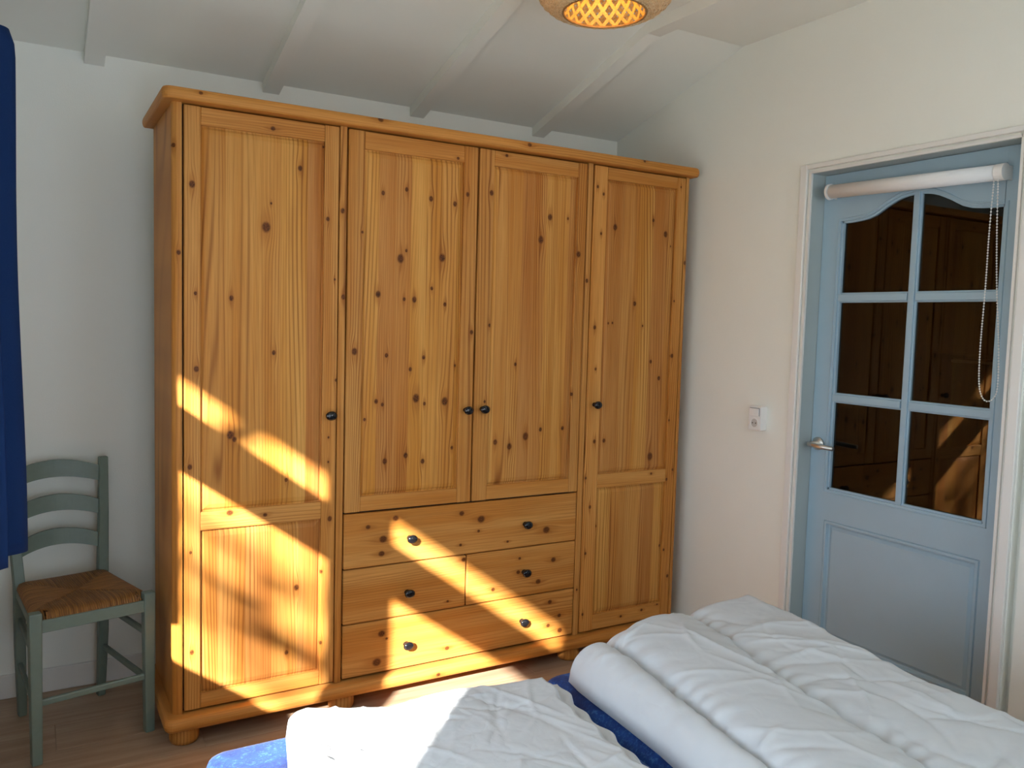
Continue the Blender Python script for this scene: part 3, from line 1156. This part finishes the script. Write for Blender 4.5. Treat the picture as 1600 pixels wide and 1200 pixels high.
def perl(seed, n=10, f0=6., f1=22.):
    r = random.Random(seed)
    ws = []
    for _ in range(n):
        a = r.uniform(0, 2 * math.pi)
        f = r.uniform(f0, f1)
        ws.append((f * math.cos(a), f * math.sin(a), r.uniform(0, 6.28), 1 / f))
    nrm = sum(w[3] for w in ws)
    return lambda x, y: sum(w[3] * math.sin(w[0] * x + w[1] * y + w[2]) for w in ws) / nrm


def duvet(name, foot, left, right, y_end, base, hfun, nx, ny, mat, label, edge_l, edge_r, edge_f):
    """closed padded cloth; foot(x), left(y), right(y) give the outline"""
    bm = bmesh.new()
    top, bot = [], []
    for i in range(nx + 1):
        ct, cb = [], []
        u = i / nx
        for j in range(ny + 1):
            v = (j / ny) ** 1.25
            # blend
            xg = left(-1.05) + (right(-1.05) - left(-1.05)) * u
            yf_ = foot(xg)
            yy = yf_ + (y_end - yf_) * v
            xx = left(yy) + (right(yy) - left(yy)) * u
            h, hb, dx = hfun(xx, yy, u, (yf_ - yy), (xx - left(yy)), (right(yy) - xx))
            ct.append(bm.verts.new((xx + dx, yy, base + h)))
            if i in (0, nx) or j in (0, ny):
                cb.append(ct[-1])
            else:
                cb.append(bm.verts.new((xx + dx * .3, yy, base + hb)))
        top.append(ct)
        bot.append(cb)
    for i in range(nx):
        for j in range(ny):
            bm.faces.new((top[i][j], top[i + 1][j], top[i + 1][j + 1], top[i][j + 1]))
            try:
                bm.faces.new((bot[i][j], bot[i][j + 1], bot[i + 1][j + 1], bot[i + 1][j]))
            except ValueError:
                pass
    o = obj(name, bm, mat, None, True)
    tag(o, label, 'duvet')
    return o


def edge_prof(d, w):
    t = max(0., min(1., d / w))
    return math.sqrt(max(0., 1 - (1 - t) ** 2))


# thin duvet, left
lf = [(.053, -1.053), (.066, -1.012), (.085, -.995), (.109, -.988), (.196, -1.030), (.283, -1.064), (.341, -1.064), (.415, -1.052), (.513, -1.066), (.597, -1.080), (.678, -1.098), (.737, -1.113)]
wl1 = Wrinkles(5, 95, .0, .75, -1.9, -1.0, .0055, .04, .15, .008)
wl2 = Wrinkles(6, 26, .0, .75, -2.2, -1.0, .005, .10, .24, .018)
pl = perl(3)
scal = lambda y: .006 * math.sin(y * 62) + .004 * math.sin(y * 31 + 1)


def h_left(x, y, u, df, dl, dr):
    d = min(df, dl, dr)
    e = min(edge_prof(df, .045), edge_prof(dl, .06), edge_prof(dr, .012))
    th = .046
    if dr < .05:
        th = .022 + .024 * max(0, (dr - .034) / .016) if dr > .034 else .022
    h = .008 + th * e + (wl1(x, y) + wl2(x, y) + .006 * pl(x, y)) * e * (1 if dr > .05 else .3)
    h -= .010 * math.exp(-((dr - .040) / .006) ** 2) * e
    return max(h, .004), .003, 0


duvet('duvet', lambda x: interp(lf, x), lambda y: interp([(-3, -.03), (-1.28, .0), (-1.05, .053), (-.9, .06)], y),
      lambda y: interp([(-2.9, .60), (-1.9, .655), (-1.6, .672), (-1.44, .684), (-1.34, .693), (-1.22, .706), (-1.11, .737), (-.9, .74)], y) + scal(y),
      -2.9, .488, h_left, 120, 300, M_DUV1, 'thin white duvet, half in bright sun, on the left mattress', .05, .02, .04)

# thick quilted duvet, right
rf = [(.744, -1.129), (.770, -1.100), (.799, -1.080), (.888, -1.050), (.966, -1.052), (1.02, -1.030), (1.075, -1.015), (1.205, -1.000), (1.301, -.993), (1.421, -.995), (1.50, -.996), (1.534, -1.03)]
g1 = [(-2.9, .70), (-1.78, .81), (-1.57, .836), (-1.457, .860), (-1.357, .874), (-1.243, .893), (-1.125, .902), (-.9, .91)]
g2 = [(-2.9, .95), (-1.914, 1.065), (-1.741, 1.086), (-1.631, 1.101), (-1.464, 1.125), (-1.363, 1.155), (-1.229, 1.193), (-1.088, 1.224), (-.9, 1.25)]
wr1 = Wrinkles(15, 60, .75, 1.55, -2.1, -1.0, .0075, .05, .18, .011, 2.2, .7)
wr2 = Wrinkles(16, 30, .75, 1.55, -2.4, -1.0, .009, .10, .26, .024, 2.2, .5)
pr = perl(8, 10, 5, 16)


def h_right(x, y, u, df, dl, dr):
    e = min(edge_prof(df, .07), edge_prof(dl, .085), edge_prof(dr, .07))
    a1, a2 = interp(g1, y), interp(g2, y)
    q1 = math.exp(-abs(x - a1) / .014)
    q2 = math.exp(-abs(x - a2) / .014) * .85
    h = .105 + .007 * pr(x, y) - .026 * q1 - .022 * q2
    # bulges between the quilting lines
    if x < a1:
        t = (x - (a1 - .14)) / .14
        h += -.015 + .014 * (1 - (2 * max(0, min(1, t)) - 1) ** 2)
    elif x < a2:
        t = (x - a1) / max(.05, a2 - a1)
        h += .020 * (1 - (2 * t - 1) ** 2)
    else:
        t = min(1, (x - a2) / .4)
        h += .014 * (1 - (2 * t - 1) ** 2)
    wr = (wr1(x, y) + wr2(x, y))
    for a_ in (a1, a2):     # puckers along the stitched lines
        wr += .0035 * math.exp(-((x - a_) / .045) ** 2) * math.sin(95 * y + 30 * x + 2.5 * math.sin(17 * y))
    wr += .0025 * math.exp(-(dl / .07) ** 2) * math.sin(150 * y + 20 * x)
    if x < a1:
        wr *= .35
    h = h * e + wr * e
    return .006 + max(h, .0), .004, -.02 * (1 - edge_prof(dl, .085)) * 0


duvet('duvet', lambda x: interp(rf, x), lambda y: interp([(-2.9, .70), (-1.583, .735), (-1.49, .748), (-1.41, .754), (-1.32, .760), (-1.22, .764), (-1.15, .769), (-1.09, .780), (-.9, .80)], y),
      lambda y: interp([(-2.9, 1.40), (-1.87, 1.46), (-1.65, 1.452), (-1.5, 1.472), (-1.347, 1.485), (-1.18, 1.517), (-1.04, 1.534), (-.9, 1.54)], y),
      -2.9, .488, h_right, 140, 300, M_DUV2, 'thick quilted white duvet on the right mattress beside the blue door', .08, .06, .06)

# ================================================================== CURTAIN
path = [(-.572, -.24), (-.530, -.262), (-.470, -.272), (-.4405, -.288), (-.452, -.318), (-.505, -.345), (-.545, -.368), (-.535, -.395), (-.495, -.418), (-.481, -.446),
        (-.4905, -.456), (-.525, -.488), (-.562, -.510), (-.556, -.540), (-.530, -.556)]
bm = bmesh.new()
zs = [.782 + (2.13 - .782) * k / 40 for k in range(41)]
# smooth the path
sm = []
for i in range(len(path) - 1):
    p0, p1, p2, p3 = (Vector(path[max(i - 1, 0)]), Vector(path[i]), Vector(path[i + 1]), Vector(path[min(i + 2, len(path) - 1)]))
    for k in range(5):
        t = k / 5
        sm.append(.5 * ((2 * p1) + (p2 - p0) * t + (2 * p0 - 5 * p1 + 4 * p2 - p3) * t * t + (3 * p1 - p0 - 3 * p2 + p3) * t ** 3))
sm.append(Vector(path[-1]))
nrow = []
for z in zs:
    t = (z - .782) / 1.348
    rw_ = []
    for i, p in enumerate(sm):
        xx = p.x + (-.012 * t) + .004 * math.sin(z * 5 + i * .2)
        # gathered a little at the top
        xx = xx if t < .97 else xx + (-.50 - xx) * .25 * (t - .97) / .03
        rw_.append(bm.verts.new((xx, p.y, z)))
    nrow.append(rw_)
for a, b in zip(nrow, nrow[1:]):
    for k in range(len(sm) - 1):
        bm.faces.new((a[k], a[k + 1], b[k + 1], b[k]))
cu = obj('curtain', bm, M_CURT, None, True)
sol = cu.modifiers.new('thick', 'SOLIDIFY')
sol.thickness = .0015
tag(cu, 'blue gathered curtain hanging at the left edge, ending behind the chair', 'curtain')
bm = bmesh.new()
tube(bm, [(-.545, -2.5, 2.138), (-.545, -.225, 2.138)], .009, 12)
for ya in (-2.4, -.235):
    box(bm, XL, -.538, ya - .008, ya + .008, 2.131, 2.145)
rod = obj('curtain_rod', bm, M_STEEL, None)
tag(rod, 'thin steel rod carrying the blue curtain on the left wall', 'rod')

# ================================================================== LAMP
LC = Vector((1.135, -.655, ZFLAT))
LP = empty('ceiling_lamp', LC)
tag(LP, 'round woven bamboo lampshade glowing orange inside, under the ceiling', 'lamp')
PROF = [(.128, -.212), (.150, -.210), (.176, -.198), (.200, -.178), (.217, -.150), (.223, -.118), (.218, -.085), (.202, -.052), (.176, -.026), (.146, -.010)]
PIN = [(.128, -.210), (.121, -.170), (.116, -.120), (.116, -.070), (.122, -.020)]


def prof_at(P, t):
    s = t * (len(P) - 1)
    i = min(int(s), len(P) - 2)
    f = s - i
    return (P[i][0] + (P[i + 1][0] - P[i][0]) * f, P[i][1] + (P[i + 1][1] - P[i][1]) * f)


def ribbons(bm, P, n, twist, width, steps, wave, dirn, off):
    for k in range(n):
        prev = None
        for s in range(steps + 1):
            t = s / steps
            r, h = prof_at(P, t)
            r += off + wave * math.sin(math.pi * (s + k))
            a = 2 * math.pi * (k / n) + dirn * twist * t
            da = width / max(r, .05) / 2
            q = [bm.verts.new((r * math.cos(a + s_ * da), r * math.sin(a + s_ * da), h)) for s_ in (-1, 1)]
            if prev:
                bm.faces.new((prev[0], prev[1], q[1], q[0]))
            prev = q


bm = bmesh.new()
ribbons(bm, PROF, 72, 1.15, .0105, 22, .0, 1, .0012)
ribbons(bm, PROF, 72, 1.15, .0105, 22, .0, -1, -.0012)
for k in range(20):
    r, h = prof_at(PROF, (k + .5) / 20)
    prev = None
    ring_pts = []
    for q in range(60):
        a = 2 * math.pi * q / 60
        ring_pts.append(((r + .0018 * (1 if (q + k) % 2 else -1)) * math.cos(a), (r + .0018 * (1 if (q + k) % 2 else -1)) * math.sin(a), h))
    tube(bm, ring_pts, .0022, 4, closed=True)
o = obj('woven_shade', bm, M_BAMBOO, LP)
o['kind'] = 'stuff'
bm = bmesh.new()
ribbons(bm, PIN, 19, 1.15, .014, 14, .0, 1, .0008)
ribbons(bm, PIN, 19, 1.15, .014, 14, .0, -1, -.0008)
o = obj('inner_lattice', bm, M_BAMBOO_IN, LP)
o['kind'] = 'stuff'
bm = bmesh.new()
tube(bm, [(.129 * math.cos(2 * math.pi * k / 48), .129 * math.sin(2 * math.pi * k / 48), -.212) for k in range(48)], .0042, 8, closed=True)
obj('rim', bm, bamboo('bamboo_rim', c4(.42, .22, .07), c4(.32, .15, .04), .05), LP, True)
bm = bmesh.new()
lathe(bm, [(.06, 0), (.06, -.012), (.022, -.016), (.018, -.06)], (0, 0, -.001), 'z', 24)
obj('ceiling_rose', bm, M_WHITE, LP)
bulb_m, nt, p = new_mat('glowing_bulb')
p.inputs['Emission Color'].default_value = c4(1, .62, .22)
p.inputs['Emission Strength'].default_value = 3.0
bm = bmesh.new()
lathe(bm, [(.014, -.061), (.022, -.075), (.028, -.092), (.024, -.110), (.012, -.120), (.0, -.122)], (0, 0, 0), 'z', 16)
obj('bulb', bm, bulb_m, LP, True)
ld = bpy.data.lights.new('bulb_light', 'POINT')
ld.energy = 0.9
ld.color = (1.0, .60, .20)
ld.shadow_soft_size = .03
lo = bpy.data.objects.new('bulb_light', ld)
lo.location = LC + Vector((0, 0, -.15))
COL.objects.link(lo)

# ================================================================== SWITCH / SOCKET
SW = empty('wall_socket', (XR, -.402, 1.012))
tag(SW, 'white surface-mounted switch and socket box on the wall left of the blue door', 'socket')
bm = bmesh.new()
box(bm, -.036, 0, -.034, .034, 0, .100, .004, 2)
obj('box', bm, M_WHITE, SW)
bm = bmesh.new()
box(bm, -.041, -.034, -.024, .024, .058, .090, .002, 1)
obj('switch_rocker', bm, M_WHITE, SW)
bm = bmesh.new()
box(bm, -.0375, -.035, -.026, .026, .0905, .0935)
box(bm, -.0375, -.035, -.0275, -.0245, .060, .0905)
obj('gap_shade_strip', bm, M_GAPGREY, SW)  # grey strips laid on as painted shade where the gap runs
bm = bmesh.new()
lathe(bm, [(.022, .0355), (.022, .0385), (.0185, .0385), (.017, .0345), (.0, .0345)], (0, 0, .030), 'x', 28)
obj('socket_ring', bm, M_WHITE, SW, False)
bm = bmesh.new()
lathe(bm, [(.017, .0362), (.0, .0362)], (0, 0, .030), 'x', 24)
obj('socket_well', bm, plain('socket_grey', c4(.55, .54, .52), .5), SW)
for s in (-1, 1):
    bm = bmesh.new()
    lathe(bm, [(.0028, .0370), (.0, .0370)], (0, s * .0085, .030), 'x', 10)
    obj('pin_hole', bm, M_DARK, SW)

# ================================================================== ROLLER BLIND
RX = DX - .042
RB = empty('roller_blind', (RX, -.99, 1.947))
tag(RB, 'rolled-up white roller blind fixed across the top of the blue door', 'blind')


def rbp(name, bm, mat, smooth=False):
    bmesh.ops.translate(bm, verts=bm.verts, vec=-RB.location)
    return obj(name, bm, mat, RB, smooth)


ry0, ry1 = -1.292, -.672
zl, zr = 1.953, 1.937       # hangs very slightly out of level
bm = bmesh.new()
tube(bm, [(RX, ry1, zl), (RX, ry0, zr)], .0255, 24)
rbp('blind_roll', bm, plain('blind_cloth', c4(.80, .80, .80), .7, 0, .01, 40), True)
bm = bmesh.new()
tube(bm, [(RX, ry1 + .004, zl), (RX, ry1 + .012, zl)], .030, 24)
box(bm, RX, DX, ry1 + .008, ry1 + .012, zl - .024, zl + .024)
rbp('bracket', bm, M_WHITE)
bm = bmesh.new()
tube(bm, [(RX, ry0 - .002, zr), (RX, ry0 - .030, zr)], .0265, 24)
box(bm, RX, DX, ry0 - .027, ry0 - .021, zr - .022, zr + .022)
rbp('chain_housing', bm, M_WHITE)
# bead chain: a long hanging loop
cx = RX - .014
ctrl = [(-1.294, 1.925), (-1.290, 1.75), (-1.290, 1.576), (-1.287, 1.40), (-1.290, 1.285), (-1.301, 1.235), (-1.320, 1.218), (-1.342, 1.232), (-1.350, 1.275),
        (-1.344, 1.40), (-1.326, 1.576), (-1.314, 1.75), (-1.306, 1.925)]
dense = []
for i in range(len(ctrl) - 1):
    p0, p1, p2, p3 = (Vector(ctrl[max(i - 1, 0)]), Vector(ctrl[i]), Vector(ctrl[i + 1]), Vector(ctrl[min(i + 2, len(ctrl) - 1)]))
    for k in range(60):
        t = k / 60
        dense.append(.5 * ((2 * p1) + (p2 - p0) * t + (2 * p0 - 5 * p1 + 4 * p2 - p3) * t * t + (3 * p1 - p0 - 3 * p2 + p3) * t ** 3))
bm = bmesh.new()
acc, last = 0, dense[0]
beads = [dense[0]]
for p_ in dense[1:]:
    acc += (p_ - last).length
    last = p_
    if acc >= .0078:
        beads.append(p_)
        acc = 0
for p_ in beads:
    bmesh.ops.create_icosphere(bm, subdivisions=1, radius=.0030, matrix=Matrix.Translation((cx, p_.x, p_.y)))
tube(bm, [(cx, p_.x, p_.y) for p_ in beads], .0008, 4)
o = rbp('bead_chain', bm, M_WHITE, True)
o['kind'] = 'stuff'
tag(o, 'white bead pull chain hanging in a loop')

# ================================================================== HALL BEYOND THE GLASS
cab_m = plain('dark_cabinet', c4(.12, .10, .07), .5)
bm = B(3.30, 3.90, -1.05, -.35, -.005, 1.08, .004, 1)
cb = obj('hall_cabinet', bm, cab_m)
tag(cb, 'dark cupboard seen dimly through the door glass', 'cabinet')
ov = empty('microwave_oven', (3.32, -.63, 1.08))
tag(ov, 'black microwave oven on the cupboard behind the door glass', 'oven')
obj('body', B(0, .36, -.23, .23, 0, .26, .006, 1), M_BLACK, ov)
obj('door_frame', B(-.008, .0, -.20, .12, .02, .24, .003, 1), plain('oven_front', c4(.05, .05, .05), .2), ov)
bm = bmesh.new()
tube(bm, [(-.03, -.19, .225), (-.03, .11, .225)], .007, 10)
for ya in (-.18, .10):
    tube(bm, [(-.03, ya, .225), (-.005, ya, .225)], .005, 8)
obj('handle', bm, M_STEEL, ov, True)

# ================================================================== OUTSIDE THE WINDOW
tag(obj('ceiling_sun_block', B(-1.72, 3.2, YN - 3.3, YN - .12, 2.34, 2.42), M_TRIM), kind='structure', label='unseen roof added to keep sun out of the rear openings')  # added sun blocker for the openings behind the camera
tag(obj('ceiling_sky_block', B(XL - .92, XL - .1, -3.57, .8, 2.30, 2.38), M_TRIM), kind='structure', label='unseen overhang added to cut high sky light at the left window')  # added blocker, holds back upper sky but passes the sun
tag(obj('wall_sun_block', B(-1.78, -1.72, YN - 3.3, YN - .12, -.1, 2.42), M_TRIM), kind='structure', label='unseen screen added to keep low sun out of the rear openings')  # added blocker for low sun coming from the side
tag(obj('ground_outside', B(-14, XL - .1, -14, 8, -.3, -.1), M_OUT), kind='structure')


def wall_pt(y, z, dist):
    """point on the sun ray that crosses the left window plane at (y, z)"""
    return Vector((XL, y, z)) - SUN_D * dist


TR = empty('garden_shrub', wall_pt(-.62, .2, 5.2))
TR.location.z = -.1
tag(TR, 'bare-branched garden shrub outside the left window, shading the sun', 'shrub')


def twig(pts, r):
    bm = bmesh.new()
    w = [wall_pt(*q) - TR.location for q in pts]
    tube(bm, w, r, 7)
    obj('branch', bm, M_BARK, TR, True)


bm = bmesh.new()
base_ = Vector((0, 0, 0))
tube(bm, [base_, base_ + Vector((.02, .06, .6)), base_ + Vector((.0, .12, 1.2)), base_ + Vector((.03, .15, 2.0))], [.03, .026, .022, .016], 8)
obj('trunk', bm, M_BARK, TR, True)
twig([(-.50, 1.09, 5.0), (-.72, 1.04, 5.0), (-.95, .985, 5.0), (-1.25, .95, 5.0)], [.028, .037, .036, .028])
twig([(-.50, .92, 5.4), (-.80, .90, 5.4), (-1.05, .93, 5.4), (-1.25, .90, 5.4)], [.025, .034, .032, .022])
twig([(-.55, 1.24, 5.4), (-.78, 1.19, 5.4), (-1.02, 1.18, 5.4)], [.024, .034, .026])
twig([(-.78, .80, 5.2), (-.95, .80, 5.2), (-1.15, .77, 5.2)], [.02, .034, .024])
twig([(-.70, 1.0, 6.0), (-.9, 1.08, 6.0), (-1.15, 1.20, 6.0)], [.024, .032, .024])
twig([(-.70, 1.46, 3.2), (-.78, 1.54, 3.2), (-.86, 1.62, 3.2), (-.96, 1.74, 3.2)], [.038, .044, .044, .034])
